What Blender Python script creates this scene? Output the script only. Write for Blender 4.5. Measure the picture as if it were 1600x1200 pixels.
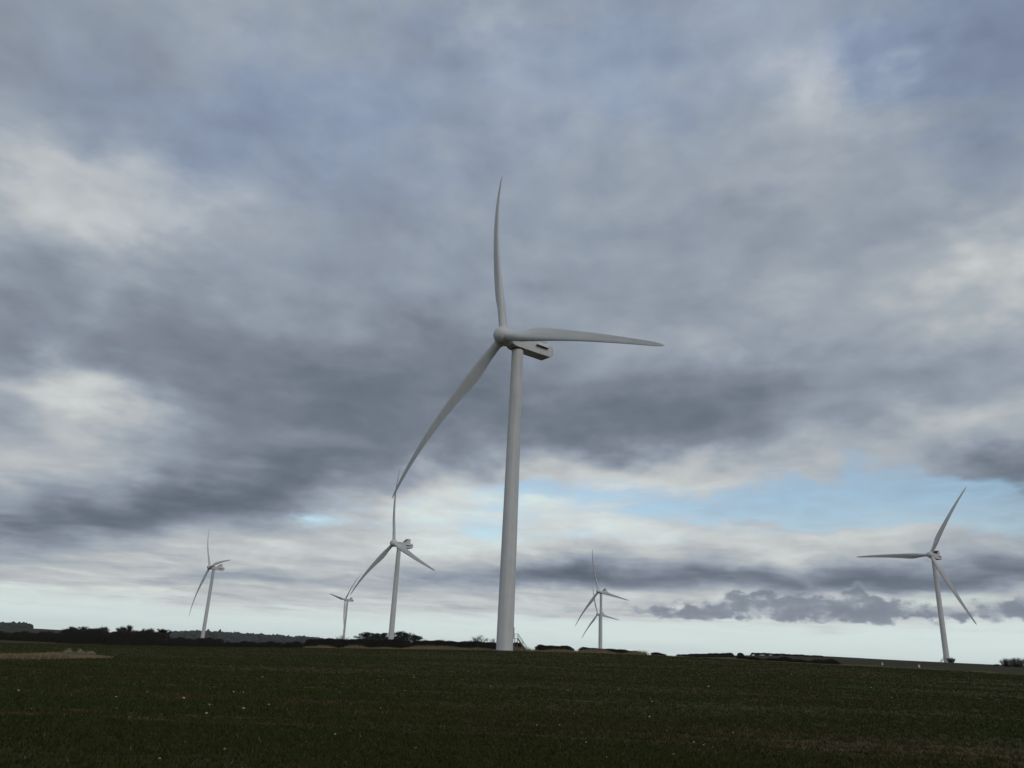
import bpy, bmesh, math, random
import numpy as np
from mathutils import Vector, Matrix

for o in list(bpy.data.objects):
    bpy.data.objects.remove(o, do_unlink=True)
scene = bpy.context.scene
COL = scene.collection
R = math.radians

# ---------------------------------------------------------------- camera
CAM_H = 2.5
PITCH, ROLL = R(19.207), R(2.60)
cam_data = bpy.data.cameras.new('camera')
cam_data.sensor_width = 36.0
cam_data.lens = 36.0 * 1226.57 / 1600.0
cam_data.clip_start = 0.1
cam_data.clip_end = 60000.0
cam = bpy.data.objects.new('camera', cam_data)
COL.objects.link(cam)
cp, sp, cr, sr = math.cos(PITCH), math.sin(PITCH), math.cos(ROLL), math.sin(ROLL)
fw = Vector((0, cp, sp)); up0 = Vector((0, -sp, cp)); rt0 = Vector((1, 0, 0))
rt = cr * rt0 + sr * up0
up = -sr * rt0 + cr * up0
m = Matrix((rt, up, -fw)).transposed().to_4x4()
m.translation = Vector((0, 0, CAM_H))
cam.matrix_world = m
scene.camera = cam

# ---------------------------------------------------------------- sky and clouds (world)
SUN_EL, SUN_AZ = 38.0, 150.0          # degrees; azimuth clockwise from +Y
world = bpy.data.worlds.new('World')
scene.world = world
world.use_nodes = True
NT = world.node_tree
NT.nodes.clear()


def lin(r, g, b):
    f = lambda c: (c / 255 / 12.92) if c / 255 <= .04045 else ((c / 255 + .055) / 1.055) ** 2.4
    return (f(r), f(g), f(b), 1.0)


class G:
    """small helper for building node graphs"""
    def __init__(s, tree): s.t = tree

    def n(s, kind, **kw):
        nd = s.t.nodes.new(kind)
        for k, v in kw.items(): setattr(nd, k, v)
        return nd

    def put(s, sock, v):
        if isinstance(v, bpy.types.NodeSocket): s.t.links.new(v, sock)
        elif v is not None: sock.default_value = v

    def math(s, op, a, b=None, c=None, clamp=False):
        nd = s.n('ShaderNodeMath', operation=op, use_clamp=clamp)
        for i, v in enumerate((a, b, c)): s.put(nd.inputs[i], v)
        return nd.outputs[0]

    def vmath(s, op, a, b=None, scale=None):
        nd = s.n('ShaderNodeVectorMath', operation=op)
        s.put(nd.inputs[0], a)
        if b is not None: s.put(nd.inputs[1], b)
        if scale is not None: s.put(nd.inputs['Scale'], scale)
        return nd.outputs['Value'] if op in ('DOT_PRODUCT', 'LENGTH') else nd.outputs['Vector']

    def comb(s, x, y, z=0.0):
        nd = s.n('ShaderNodeCombineXYZ')
        for i, v in enumerate((x, y, z)): s.put(nd.inputs[i], v)
        return nd.outputs[0]

    def sep(s, v):
        nd = s.n('ShaderNodeSeparateXYZ'); s.put(nd.inputs[0], v); return nd.outputs

    def noise(s, vec, scale, detail=4, rough=.55, dist=0.0, out='Fac', dims='3D', lac=2.0):
        nd = s.n('ShaderNodeTexNoise', noise_dimensions=dims)
        s.put(nd.inputs['Vector'], vec); nd.inputs['Scale'].default_value = scale
        nd.inputs['Detail'].default_value = detail; nd.inputs['Roughness'].default_value = rough
        nd.inputs['Distortion'].default_value = dist; nd.inputs['Lacunarity'].default_value = lac
        return nd.outputs[out]

    def step(s, v, a, b, lo=0.0, hi=1.0):
        nd = s.n('ShaderNodeMapRange', interpolation_type='SMOOTHSTEP')
        s.put(nd.inputs[0], v)
        for i, q in enumerate((a, b, lo, hi)): s.put(nd.inputs[1 + i], q)
        return nd.outputs[0]

    def ramp(s, v, stops, mode='LINEAR'):
        nd = s.n('ShaderNodeValToRGB'); s.put(nd.inputs[0], v)
        e = nd.color_ramp.elements; nd.color_ramp.interpolation = mode
        while len(e) < len(stops): e.new(.5)
        for el, (p, c) in zip(e, stops): el.position = p; el.color = c
        return nd.outputs[0]

    def mix(s, f, a, b, blend='MIX'):
        nd = s.n('ShaderNodeMix', data_type='RGBA', blend_type=blend)
        s.put(nd.inputs[0], f); s.put(nd.inputs[6], a); s.put(nd.inputs[7], b)
        return nd.outputs[2]


g = G(NT)
sky = g.n('ShaderNodeTexSky', sky_type='NISHITA', sun_disc=False)
sky.sun_elevation = R(SUN_EL); sky.sun_rotation = R(SUN_AZ)
sky.altitude = 60; sky.air_density = 1.3; sky.dust_density = 0.6; sky.ozone_density = 2.5
bg_sky = g.n('ShaderNodeBackground'); NT.links.new(sky.outputs[0], bg_sky.inputs[0]); bg_sky.inputs[1].default_value = 0.125

dirv = g.n('ShaderNodeTexCoord').outputs['Generated']
dx, dy, dz = g.sep(g.vmath('NORMALIZE', dirv))
el = g.math('MULTIPLY', g.math('ARCSINE', dz), 180 / math.pi)
az = g.math('MULTIPLY', g.math('ARCTAN2', dx, dy), 180 / math.pi)
zz = g.math('ADD', g.math('MAXIMUM', dz, 0.0), 0.07)
deck = g.comb(g.math('DIVIDE', dx, zz), g.math('DIVIDE', dy, zz), 0.0)      # position on the cloud deck, in deck heights
# everything is bent by a turbulent offset so that no edge is smooth
w1 = g.vmath('SUBTRACT', g.noise(deck, 1.15, 3, .6, out='Color'), (.5, .5, .5))
w2 = g.vmath('SUBTRACT', g.noise(g.comb(g.math('MULTIPLY', az, .16), g.math('MULTIPLY', el, .30), 3.3), 1.0, 4, .52, out='Color'), (.5, .5, .5))
wamp = g.step(el, 1.0, 24.0, 1.6, 9.0)
ae0 = g.comb(az, el, 0.0)
wv = g.vmath('MULTIPLY', g.vmath('SCALE', w2, scale=wamp), (1.9, 1.0, 0.0))
ae = g.vmath('ADD', ae0, wv)
ae_soft = g.vmath('ADD', ae0, g.vmath('MULTIPLY', wv, (1.4, 1.4, 0)))


def blobs(start, lst, vec):
    acc = start
    for (a, e, sa, se, rot, amp) in lst:
        mp = g.n('ShaderNodeMapping', vector_type='TEXTURE')
        g.put(mp.inputs[0], vec)
        mp.inputs['Location'].default_value = (a, e, 0); mp.inputs['Rotation'].default_value = (0, 0, R(rot))
        mp.inputs['Scale'].default_value = (sa, se, 1)
        d = g.vmath('DOT_PRODUCT', mp.outputs[0], mp.outputs[0])
        acc = g.math('MULTIPLY_ADD', g.math('POWER', .36788, d), amp, acc)
    return acc


# azimuth, elevation, half widths, tilt (degrees), amount
TONE = [
    (-30.97, 27.67, 9.74, 2.64, 16.33, 0.13),
    (-36.11, 27.45, 5.53, 3.42, 19.26, 0.05),
    (-30.29, 14.29, 4.43, 2.1, -2.41, 0.25),
    (-31.43, 11.14, 5.57, 2.39, 9.55, 0.08),
    (-27.64, 18.33, 10.29, 2.52, 11.56, -0.05),
    (-33.48, 20.11, 10.87, 2.79, 14.79, -0.03),
    (-15.45, 15.17, 14.81, 3.15, 6.51, -0.05),
    (-20.71, 9.69, 12.22, 2.59, 12.54, -0.06),
    (-29.44, 6.82, 8.32, 1.79, 13.51, -0.1),
    (-15.85, 11.53, 8.7, 1.34, 15.96, -0.07),
    (-16.47, 15.95, 18.72, 4.49, 6.92, -0.05),
    (-23.68, 8.09, 11.57, 1.51, 14.83, -0.07),
    (-7.46, 14.56, 10.38, 2.76, 4.33, -0.05),
    (-13.59, 18.58, 15.83, 3.19, 6.61, -0.05),
    (-29.94, 19.74, 10.02, 2.06, 13.06, -0.04),
    (-27.99, 10.46, 8.87, 1.64, 8.25, 0.05),
    (-28.66, 6.51, 9.1, 1.2, 15.42, -0.07),
    (-8.58, 26.04, 10.1, 2.28, 5.72, 0.03),
    (17.32, 3.65, 15.62, 0.75, 1.49, -0.1),
    (13.56, 17.46, 14.82, 3.64, -1.34, -0.05),
    (-5.22, 22.64, 14.96, 3.71, 4.22, -0.04),
    (-8.8, 18.62, 12.49, 3.24, 5.14, -0.03),
    (6.44, 15.66, 11.45, 2.77, 0.85, -0.1),
    (15.43, 17.86, 10.08, 2.71, -2.01, -0.06),
    (19.84, 22.75, 5.0, 2.21, -4.8, 0.08),
    (25.11, 37.86, 4.95, 3.81, 14.83, 0.13),
    (15.4, 36.81, 15.67, 4.95, -5.37, 0.03),
    (35.11, 25.32, 4.03, 3.5, -12.44, 0.17),
    (31.35, 23.22, 6.19, 2.43, -9.69, 0.04),
    (30.93, 14.86, 5.83, 2.02, -5.53, 0.14),
    (26.33, 14.63, 6.3, 2.1, -4.09, 0.04),
    (33.68, 11.83, 5.67, 1.96, -18.59, -0.2),
    (28.4, 18.86, 7.07, 1.67, -6.59, -0.04),
    (-3.29, 44.01, 5.29, 2.69, 3.34, 0.1),
    (34.6, 37.53, 8.33, 4.34, -16.1, -0.07),
    (12.5, 13.17, 10.93, 1.63, -0.22, 0.18),
    (5.09, 10.12, 8.36, 2.72, 1.66, 0.24),
    (-6.05, 9.16, 5.98, 2.71, 3.49, 0.2),
    (-3.48, 12.28, 5.67, 1.84, 3.25, 0.1),
    (20.5, 8.29, 17.13, 1.53, -0.3, 0.17),
    (22.31, 5.79, 20.37, 0.82, 0.42, -0.24),
    (29.8, 6.25, 10.48, 0.7, -0.63, -0.07),
    (20.22, 4.54, 16.8, 0.49, 1.03, 0.16),
    (-29.78, 10.19, 7.85, 1.45, 8.58, 0.07),
    (4.26, 5.4, 4.99, 0.79, 2.12, -0.2),
    (-21.23, 5.41, 16.55, 2.08, 4.74, 0.1),
    (-25.27, 2.28, 8.01, 0.39, 3.83, -0.12),
    (-8.36, 4.59, 13.24, 0.61, 3.19, -0.08),
    (-19.0, 4.13, 8.06, 0.42, 4.07, -0.06),
    (-28.57, 4.36, 8.72, 0.62, 5.22, -0.05),
]
GAPS = [
    (19.84, 10.65, 10.88, 1.55, -1.04, -1.0),
    (26.71, 11.06, 6.1, 1.82, -2.58, -0.6),
    (32.36, 9.78, 4.09, 1.4, -3.07, -0.5),
    (26.51, 12.73, 2.32, 1.25, -3.32, -0.5),
    (4.13, 11.69, 6.11, 0.92, 1.71, -0.5),
    (0.36, 11.32, 2.83, 1.83, 2.46, -0.35),
    (-13.23, 8.43, 3.08, 1.06, 4.55, -0.5),
    (-2.3, 8.47, 3.7, 1.35, 2.86, -0.4),
    (-7.05, 10.01, 2.77, 1.36, 3.76, -0.25),
    (5.13, 8.09, 6.43, 0.63, 1.82, -0.3),
    (-20.89, 3.38, 11.73, 0.41, 3.95, -0.2),
    (29.6, 4.64, 5.55, 0.54, 0.25, -0.35),
]
BLUE = [
    (-22.96, 34.21, 13.4, 4.88, 13.21, 0.8),
    (10.71, 42.04, 14.59, 5.09, -3.51, 0.75),
    (-9.71, 39.88, 14.41, 4.85, 6.64, 0.45),
    (35.61, 38.34, 8.24, 5.32, -16.9, 1.6),
    (-3.43, 32.79, 16.05, 7.05, 3.66, 0.2),
]
ROLLS = [
    (17.96, 4.17, 1.23, 0.91, 1.28, 0.8),
    (19.98, 4.0, 2.17, 1.15, 1.2, 1.05),
    (22.13, 3.68, 3.51, 0.73, 1.2, 0.8),
    (23.56, 4.55, 1.15, 1.29, 0.75, 1.0),
    (25.75, 3.91, 2.44, 0.71, 0.89, 0.85),
    (27.72, 3.67, 2.5, 0.43, 0.89, 0.55),
    (11.38, 3.48, 3.04, 0.64, 1.84, 0.75),
    (14.61, 3.87, 2.21, 0.84, 1.57, 0.85),
    (16.1, 4.33, 1.01, 0.76, 1.36, 0.7),
    (13.31, 3.33, 3.85, 0.38, 1.77, 0.55),
    (4.53, 3.63, 2.24, 0.73, 2.22, 0.5),
    (29.82, 3.7, 2.4, 0.49, 0.76, 0.6),
    (32.69, 3.99, 1.43, 1.04, 0.41, 0.95),
    (-27.68, 1.73, 2.43, 0.35, 3.73, 0.5),
    (-30.42, 1.7, 1.65, 0.37, 3.9, 0.45),
]
n_big = g.math('SUBTRACT', g.noise(g.vmath('ADD', deck, g.vmath('SCALE', w1, scale=.9)), 1.25, 5, .47), .5)
n_off = g.math('SUBTRACT', g.noise(g.vmath('ADD', g.vmath('ADD', deck, g.vmath('SCALE', w1, scale=.9)), (.10, -.13, 0)), 1.25, 4, .47), .5)
relief = g.math('SUBTRACT', n_big, n_off)          # lit and shaded sides of the billows
n_mid = g.math('SUBTRACT', g.noise(g.vmath('ADD', deck, g.vmath('SCALE', w1, scale=.5)), 4.2, 5, .6), .5)
n_low = g.math('SUBTRACT', g.noise(g.vmath('ADD', g.comb(g.math('MULTIPLY', az, .115), g.math('MULTIPLY', el, .52), 8.1), g.vmath('SCALE', w2, scale=.6)), 1.0, 6, .6), .5)
lowness = g.step(el, 15.0, 6.0)
tone = blobs(0.590, TONE, ae)
tone = g.math('MULTIPLY_ADD', n_big, .17, tone)
n_puff = g.math('SUBTRACT', g.noise(g.vmath('ADD', g.comb(g.math('MULTIPLY', az, .21), g.math('MULTIPLY', el, .34), 14.0), g.vmath('SCALE', w2, scale=.35)), 1.0, 4, .50), .5)
tone = g.math('MULTIPLY_ADD', g.math('MULTIPLY', n_mid, g.step(el, 8.0, 22.0)), .06, tone)
tone = g.math('MULTIPLY_ADD', n_puff, .15, tone)
tone = g.math('MULTIPLY_ADD', relief, .25, tone)
tone = g.math('MULTIPLY_ADD', g.math('MULTIPLY', n_low, lowness), .30, tone)
# the air is pale close to the horizon, all the way round
tone = g.math('ADD', tone, g.step(el, 9.0, 2.0, 0.0, .16))
n_wisp = g.math('SUBTRACT', g.noise(g.vmath('ADD', g.comb(g.math('MULTIPLY', az, .10), g.math('MULTIPLY', el, 1.5), 21.0), g.vmath('SCALE', w2, scale=.5)), 1.0, 5, .6), .5)
hor = g.step(g.math('SUBTRACT', g.math('ADD', el, g.math('MULTIPLY', g.math('ADD', n_low, n_wisp), 3.4)), g.step(az, -14.0, 14.0, 0.0, .8)), 3.7, 1.5)
tone = g.math('ADD', g.math('MULTIPLY', tone, g.math('SUBTRACT', 1.0, hor)), g.math('MULTIPLY', hor, g.math('MULTIPLY_ADD', n_wisp, .10, .905)))
CLOUD = [(.30, lin(88, 97, 111)), (.42, lin(110, 119, 132)), (.50, lin(128, 136, 149)), (.58, lin(145, 155, 168)), (.66, lin(165, 173, 181)),
         (.74, lin(188, 192, 194)), (.82, lin(206, 212, 212)), (.90, lin(216, 230, 227)), (1.0, lin(238, 244, 242))]
cloud_col = g.ramp(tone, CLOUD)
bl = blobs(0.0, BLUE, ae_soft)
bl = g.math('MULTIPLY', bl, g.math('MULTIPLY_ADD', n_big, 1.6, 1.0), clamp=True)
cloud_col = g.mix(bl, cloud_col, g.mix(1.0, cloud_col, (.87, .94, 1.10, 1), 'MULTIPLY'))
cover = blobs(1.0, GAPS, ae)
cover = g.math('MULTIPLY_ADD', n_mid, .55, cover)
cover = g.math('MULTIPLY_ADD', n_low, .85, cover)
cover = g.math('MAXIMUM', g.step(cover, .26, .86), g.math('MULTIPLY_ADD', g.math('ADD', n_low, n_mid), 1.0, .27), clamp=True)
# low row of small dark cumulus, crisp on top and flat below
cu_n = g.noise(g.comb(g.math('MULTIPLY', az, .42), g.math('MULTIPLY', el, .7), 1.7), 1.0, 5, .55)
cu_w = g.vmath('SUBTRACT', g.noise(g.comb(g.math('MULTIPLY', az, .55), g.math('MULTIPLY', el, .85), 5.2), 1.0, 3, .55, out='Color'), (.5, .5, .5))
cu = blobs(0.0, ROLLS, g.vmath('ADD', ae0, g.vmath('MULTIPLY', cu_w, (5.0, 2.6, 0))))
cu = g.math('MULTIPLY', cu, g.step(g.math('MULTIPLY_ADD', n_low, 1.2, el), 2.6, 3.3), clamp=True)
cu_d = g.math('SUBTRACT', g.math('MULTIPLY', cu, g.math('MULTIPLY_ADD', g.math('SUBTRACT', cu_n, .5), 3.2, 1.0)), .46)
cu_m = g.step(cu_d, -.10, .55)
cu_col = g.ramp(g.math('ADD', g.step(cu_d, 0.0, .9, .60, .47), g.math('MULTIPLY', n_low, .16)), CLOUD)
bg_cloud = g.n('ShaderNodeBackground'); bg_cloud.inputs[1].default_value = 1.0
NT.links.new(g.mix(g.math('MULTIPLY', cu_m, .90), cloud_col, cu_col), bg_cloud.inputs[0])
msh = g.n('ShaderNodeMixShader')
NT.links.new(g.math('MAXIMUM', cover, cu_m), msh.inputs[0])
NT.links.new(bg_sky.outputs[0], msh.inputs[1]); NT.links.new(bg_cloud.outputs[0], msh.inputs[2])
wout = g.n('ShaderNodeOutputWorld'); NT.links.new(msh.outputs[0], wout.inputs[0])
world.cycles.sampling_method = 'MANUAL'
world.cycles.sample_map_resolution = 512

# ---------------------------------------------------------------- soft sun behind the clouds
sun_data = bpy.data.lights.new('sun', 'SUN')
sun_data.energy = 0.8
sun_data.angle = R(25)
sun_data.color = (1.0, .95, .88)
sun = bpy.data.objects.new('sun', sun_data)
COL.objects.link(sun)
sd = Vector((math.sin(R(SUN_AZ)) * math.cos(R(SUN_EL)), math.cos(R(SUN_AZ)) * math.cos(R(SUN_EL)), math.sin(R(SUN_EL))))
sun.rotation_euler = sd.to_track_quat('Z', 'Y').to_euler()
sun.location = sd * 300

scene.cycles.max_bounces = 4; scene.cycles.diffuse_bounces = 3; scene.cycles.volume_bounces = 0
vs = scene.view_settings
vs.view_transform = 'Standard'; vs.look = 'None'; vs.exposure = 0.0; vs.gamma = 1.0; vs.use_curve_mapping = False
rng = np.random.default_rng(7)
random.seed(7)


# ---------------------------------------------------------------- helpers
def tag(o, label=None, cat=None, group=None, kind=None):
    if label: o['label'] = label
    if cat: o['category'] = cat
    if group: o['group'] = group
    if kind: o['kind'] = kind
    return o


def mesh_np(name, V, F, mats=(), smooth=False, attr=None):
    """mesh from numpy vertices and an (n,3) or (n,4) face array"""
    V = np.asarray(V, np.float32); F = np.asarray(F, np.int32)
    me = bpy.data.meshes.new(name)
    me.vertices.add(len(V)); me.vertices.foreach_set('co', V.ravel())
    k = F.shape[1]
    me.loops.add(F.size); me.loops.foreach_set('vertex_index', F.ravel())
    me.polygons.add(len(F))
    me.polygons.foreach_set('loop_start', np.arange(0, F.size, k, dtype=np.int32))
    me.polygons.foreach_set('loop_total', np.full(len(F), k, np.int32))
    if smooth: me.polygons.foreach_set('use_smooth', np.ones(len(F), bool))
    if attr is not None:
        a = me.attributes.new('tint', 'FLOAT', 'FACE'); a.data.foreach_set('value', np.asarray(attr, np.float32))
    me.update(calc_edges=True)
    for mt in mats: me.materials.append(mt)
    return me


def mesh_py(name, V, F, mats=(), smooth=False, sharp=None):
    me = bpy.data.meshes.new(name)
    me.from_pydata([tuple(v) for v in V], [], F)
    me.update()
    for mt in mats: me.materials.append(mt)
    if smooth:
        for p in me.polygons: p.use_smooth = True
        if sharp: me.set_sharp_from_angle(angle=R(sharp))
    return me


def put(name, me, parent=None, loc=(0, 0, 0), mat=None):
    o = bpy.data.objects.new(name, me)
    COL.objects.link(o)
    if parent: o.parent = parent
    if mat is not None: o.matrix_local = mat
    else: o.location = loc
    return o


def empty(name, loc, rz=0.0):
    o = bpy.data.objects.new(name, None)
    COL.objects.link(o)
    o.location = loc; o.rotation_euler = (0, 0, rz); o.empty_display_size = 1.0
    return o


def material(name, rough=.6, spec=.3):
    mt = bpy.data.materials.new(name); mt.use_nodes = True
    gg = G(mt.node_tree); b = mt.node_tree.nodes['Principled BSDF']
    b.inputs['Roughness'].default_value = rough
    b.inputs['Specular IOR Level'].default_value = spec
    return mt, gg, b


class MB:
    """collects boxes, bars and tubes into one mesh"""
    def __init__(s): s.V = []; s.F = []

    def add(s, V, F):
        n = len(s.V); s.V += [tuple(v) for v in V]; s.F += [tuple(i + n for i in f) for f in F]

    def box(s, c, d, M=None):
        x, y, z = (q / 2 for q in d)
        V = [Vector((c[0] + a * x, c[1] + b * y, c[2] + e * z)) for a in (-1, 1) for b in (-1, 1) for e in (-1, 1)]
        if M: V = [M @ v for v in V]
        s.add(V, [(0, 1, 3, 2), (4, 6, 7, 5), (0, 4, 5, 1), (2, 3, 7, 6), (0, 2, 6, 4), (1, 5, 7, 3)])

    def tube(s, pts, r, n=6, caps=True):
        pts = [Vector(p) for p in pts]
        rr = r if isinstance(r, (list, tuple)) else [r] * len(pts)
        rings = []; V = []; F = []
        for i, p in enumerate(pts):
            t = (pts[min(i + 1, len(pts) - 1)] - pts[max(i - 1, 0)]).normalized()
            a = t.orthogonal().normalized() if i == 0 else (a - t * a.dot(t)).normalized()
            b = t.cross(a)
            for k in range(n):
                th = 2 * math.pi * k / n
                V.append(p + (a * math.cos(th) + b * math.sin(th)) * rr[i])
        for i in range(len(pts) - 1):
            for k in range(n):
                F.append((i * n + k, i * n + (k + 1) % n, (i + 1) * n + (k + 1) % n, (i + 1) * n + k))
        if caps:
            F.append(tuple(range(n - 1, -1, -1))); F.append(tuple((len(pts) - 1) * n + k for k in range(n)))
        s.add(V, F)

    def mesh(s, name, mats, smooth=False, sharp=None): return mesh_py(name, s.V, s.F, mats, smooth, sharp)


# ---------------------------------------------------------------- materials
def paint_mat():
    mt, q, b = material('turbine_paint', .5, .22)
    tc = q.n('ShaderNodeTexCoord').outputs['Object']
    streak = q.noise(q.vmath('MULTIPLY', tc, (1.6, 1.6, .06)), 1.0, 5, .6)
    patch = q.noise(tc, .25, 4, .6)
    f = q.math('ADD', q.math('MULTIPLY', streak, .6), q.math('MULTIPLY', patch, .4))
    q.put(b.inputs['Base Color'], q.ramp(f, [(.30, (.50, .50, .485, 1)), (.52, (.60, .60, .59, 1)), (.75, (.655, .655, .65, 1))]))
    q.put(b.inputs['Roughness'], q.math('MULTIPLY_ADD', patch, .25, .45))
    return mt


def flat_mat(name, col, rough=.6, spec=.3, metal=0.0, var=.25, scale=6.0):
    mt, q, b = material(name, rough, spec)
    b.inputs['Metallic'].default_value = metal
    tc = q.n('ShaderNodeTexCoord').outputs['Object']
    f = q.noise(tc, scale, 5, .6)
    lo = tuple(c * (1 - var) for c in col) + (1,); hi = tuple(min(1, c * (1 + var)) for c in col) + (1,)
    q.put(b.inputs['Base Color'], q.ramp(f, [(.3, lo), (.7, hi)]))
    return mt


def tint_mat(name, a, bcol, c, rough=.75, spec=.15):
    """foliage: three colours spread over the faces by the stored tint, with slow patches"""
    mt, q, b = material(name, rough, spec)
    at_ = q.n('ShaderNodeAttribute', attribute_name='tint').outputs['Fac']
    tc = q.n('ShaderNodeTexCoord').outputs['Object']
    f = q.math('ADD', q.math('MULTIPLY', at_, .75), q.math('MULTIPLY', q.noise(tc, .35, 3, .6), .25))
    q.put(b.inputs['Base Color'], q.ramp(f, [(.15, a + (1,)), (.5, bcol + (1,)), (.9, c + (1,))]))
    return mt


M_PAINT = paint_mat()
M_DARK = flat_mat('radiator_black', (.018, .018, .02), .5, .3)
M_SEAM = flat_mat('seam_grey', (.28, .28, .27), .6)
M_STEEL = flat_mat('galvanised_steel', (.16, .165, .17), .5, .5, .6)
M_CONC = flat_mat('concrete', (.16, .155, .14), .85, .2, 0, .3, 2.0)
M_WHITE = flat_mat('white_plastic', (.75, .75, .73), .5)
M_BARK = flat_mat('bark', (.045, .038, .030), .9, .1)
M_CORE = flat_mat('shaded_hedge_core', (.020, .018, .014), .9, .05)  # bark darkened further, so the hedge's inner shade is in the colour
M_TWIG = tint_mat('bare_twigs', (.024, .020, .016), (.036, .029, .023), (.055, .044, .034))
M_HEDGE = tint_mat('hedge_twigs', (.018, .017, .012), (.028, .026, .017), (.050, .042, .028))
M_PINE = tint_mat('pine_needles', (.016, .024, .014), (.028, .038, .020), (.045, .058, .030))
M_DRY = tint_mat('dry_grass', (.12, .09, .05), (.23, .18, .10), (.36, .29, .18))
M_STRAW = tint_mat('pale_dry_stems', (.20, .17, .11), (.30, .26, .18), (.40, .36, .26))
M_BANK = tint_mat('rough_bank_grass', (.045, .040, .020), (.075, .062, .033), (.12, .095, .055))
M_WOOD = tint_mat('far_wood_crowns', (.030, .032, .026), (.042, .044, .034), (.060, .060, .046))
M_STONE = flat_mat('pale_flint', (.52, .50, .45), .7, .3, 0, .3, 30.0)


WHEEL_MARKS = (27.6, 29.5, 45.0, 47.0, 74.0, 76.2)


def field_mat(name, grass):
    mt, q, b = material(name, .95, .05)
    pos = q.n('ShaderNodeNewGeometry').outputs['Position']
    x, y, z = q.sep(pos)
    dist = q.vmath('LENGTH', pos)
    big = q.noise(q.vmath('MULTIPLY', pos, (.018, .05, 0)), 1.0, 5, .6)
    band = q.noise(q.vmath('MULTIPLY', pos, (.030, .55, 0)), 1.0, 5, .65)
    fine = q.noise(pos, 2.2, 8, .65)
    mix1 = q.math('ADD', q.math('ADD', q.math('MULTIPLY', big, .46), q.math('MULTIPLY', band, .44)), q.math('MULTIPLY', fine, .10))
    soil = q.ramp(mix1, [(.40, (.034, .040, .013, 1)), (.49, (.044, .043, .017, 1)), (.55, (.070, .050, .027, 1)), (.66, (.100, .068, .040, 1))])
    if grass:
        at_ = q.n('ShaderNodeAttribute', attribute_name='tint').outputs['Fac']
        green = q.ramp(at_, [(.0, (.030, .040, .011, 1)), (.55, (.048, .056, .016, 1)), (.86, (.078, .078, .028, 1)), (1.0, (.22, .18, .09, 1))])
        q.put(b.inputs['Base Color'], q.mix(q.step(mix1, .48, .60, .05, .60), green, soil))
    else:
        # land beyond the field: dull rough grass and plough
        beyond = q.step(q.math('MULTIPLY_ADD', q.noise(pos, .02, 3), 30.0, dist), 236.0, 250.0)
        rough = q.ramp(q.noise(q.vmath('MULTIPLY', pos, (.008, .02, 0)), 1.0, 6, .6), [(.35, (.034, .037, .016, 1)), (.5, (.050, .042, .024, 1)), (.65, (.062, .050, .031, 1))])
        # wheel tracks of the sprayer
        tr = q.math('ABSOLUTE', q.math('SUBTRACT', q.math('FRACT', q.math('DIVIDE', q.math('ADD', x, q.math('MULTIPLY', y, .62)), 24.0)), .5))
        trk = q.math('MULTIPLY', q.step(q.math('ABSOLUTE', q.math('SUBTRACT', tr, .04)), .014, .004), q.step(dist, 60.0, 110.0, 0.0, .55))
        # old wheel marks running across the near field
        yy = q.math('MULTIPLY_ADD', x, .03, y)
        marks = None
        for yk in WHEEL_MARKS:
            mk = q.step(q.math('ABSOLUTE', q.math('SUBTRACT', yy, yk)), .42, .22)
            marks = mk if marks is None else q.math('MAXIMUM', marks, mk)
        marks = q.math('MULTIPLY', marks, q.step(q.noise(q.vmath('MULTIPLY', pos, (.22, .05, 0)), 1.0, 3), .38, .55))
        soil = q.mix(q.math('MULTIPLY', marks, .7), soil, (.105, .072, .044, 1))
        col = q.mix(trk, soil, (.085, .075, .04, 1))
        q.put(b.inputs['Base Color'], q.mix(beyond, col, rough))
    bp = q.n('ShaderNodeBump'); bp.inputs['Strength'].default_value = .8; bp.inputs['Distance'].default_value = .12
    q.put(bp.inputs['Height'], q.noise(pos, 5.0, 6, .7)); q.put(b.inputs['Normal'], bp.outputs[0])
    return mt


M_FIELD = field_mat('field_soil_and_shoots', False)
M_SHOOT = field_mat('crop_shoots', True)

# ---------------------------------------------------------------- lie of the land
TURBINES = [  # x, y, base height, heading of the rotor (degrees clockwise from +Y), angle of the first blade
    (1.1, 199.2, 3.9, -128.5, 349.0),
    (-328.9, 916.3, 4.2, -129.6, 325.7),
    (-78.5, 593.0, -1.6, -132.2, 352.4),
    (-273.9, 1445.5, 6.5, -131.6, 41.9),
    (130.3, 1070.3, 9.5, -125.6, 342.9),
    (185.8, 1547.4, 7.0, -126.9, 341.4),
    (337.1, 622.7, 12.1, -129.4, 32.1),
]
SPOTS = [(t[0], t[1], t[2]) for t in TURBINES] + [
    (0, 0, 0), (0, 20, .05), (-12, 18, 0), (12, 18, .1), (30, 40, .5), (-30, 40, .1), (0, 60, .8), (0, 120, 2.1), (60, 90, 1.8), (-60, 110, .2),
    (-169.6, 283, -.1), (-139.5, 288, .5), (-104, 281.4, 1.1), (-63.2, 272.8, 2.3), (-26, 238.6, 3.3), (35, 207, 4.55), (54.8, 192.3, 4.3),
    (74.5, 185.6, 4.05), (91.9, 177.7, 3.95), (106.9, 169, 3.6), (216.3, 559.7, 12.6), (255.9, 542.7, 11.8), (288.8, 537.3, 11.3), (321.4, 506.7, 11.0),
    (100, 560, 7.0), (140, 350, 6.6), (30, 330, 3.6), (-139, 375, .4), (-206, 343, .3), (-330, 480, 0), (0, 900, 2), (0, -300, -2), (-300, -150, -3), (300, -150, 1),
    (-500, 200, -3), (500, 200, 5), (700, 700, 9), (-800, 1500, 4), (900, 1800, 6), (-1500, 500, 0), (1500, 500, 6), (0, -1500, 0), (0, 2500, 4), (-2500, 2500, 6), (2500, 2500, 6)]


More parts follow.
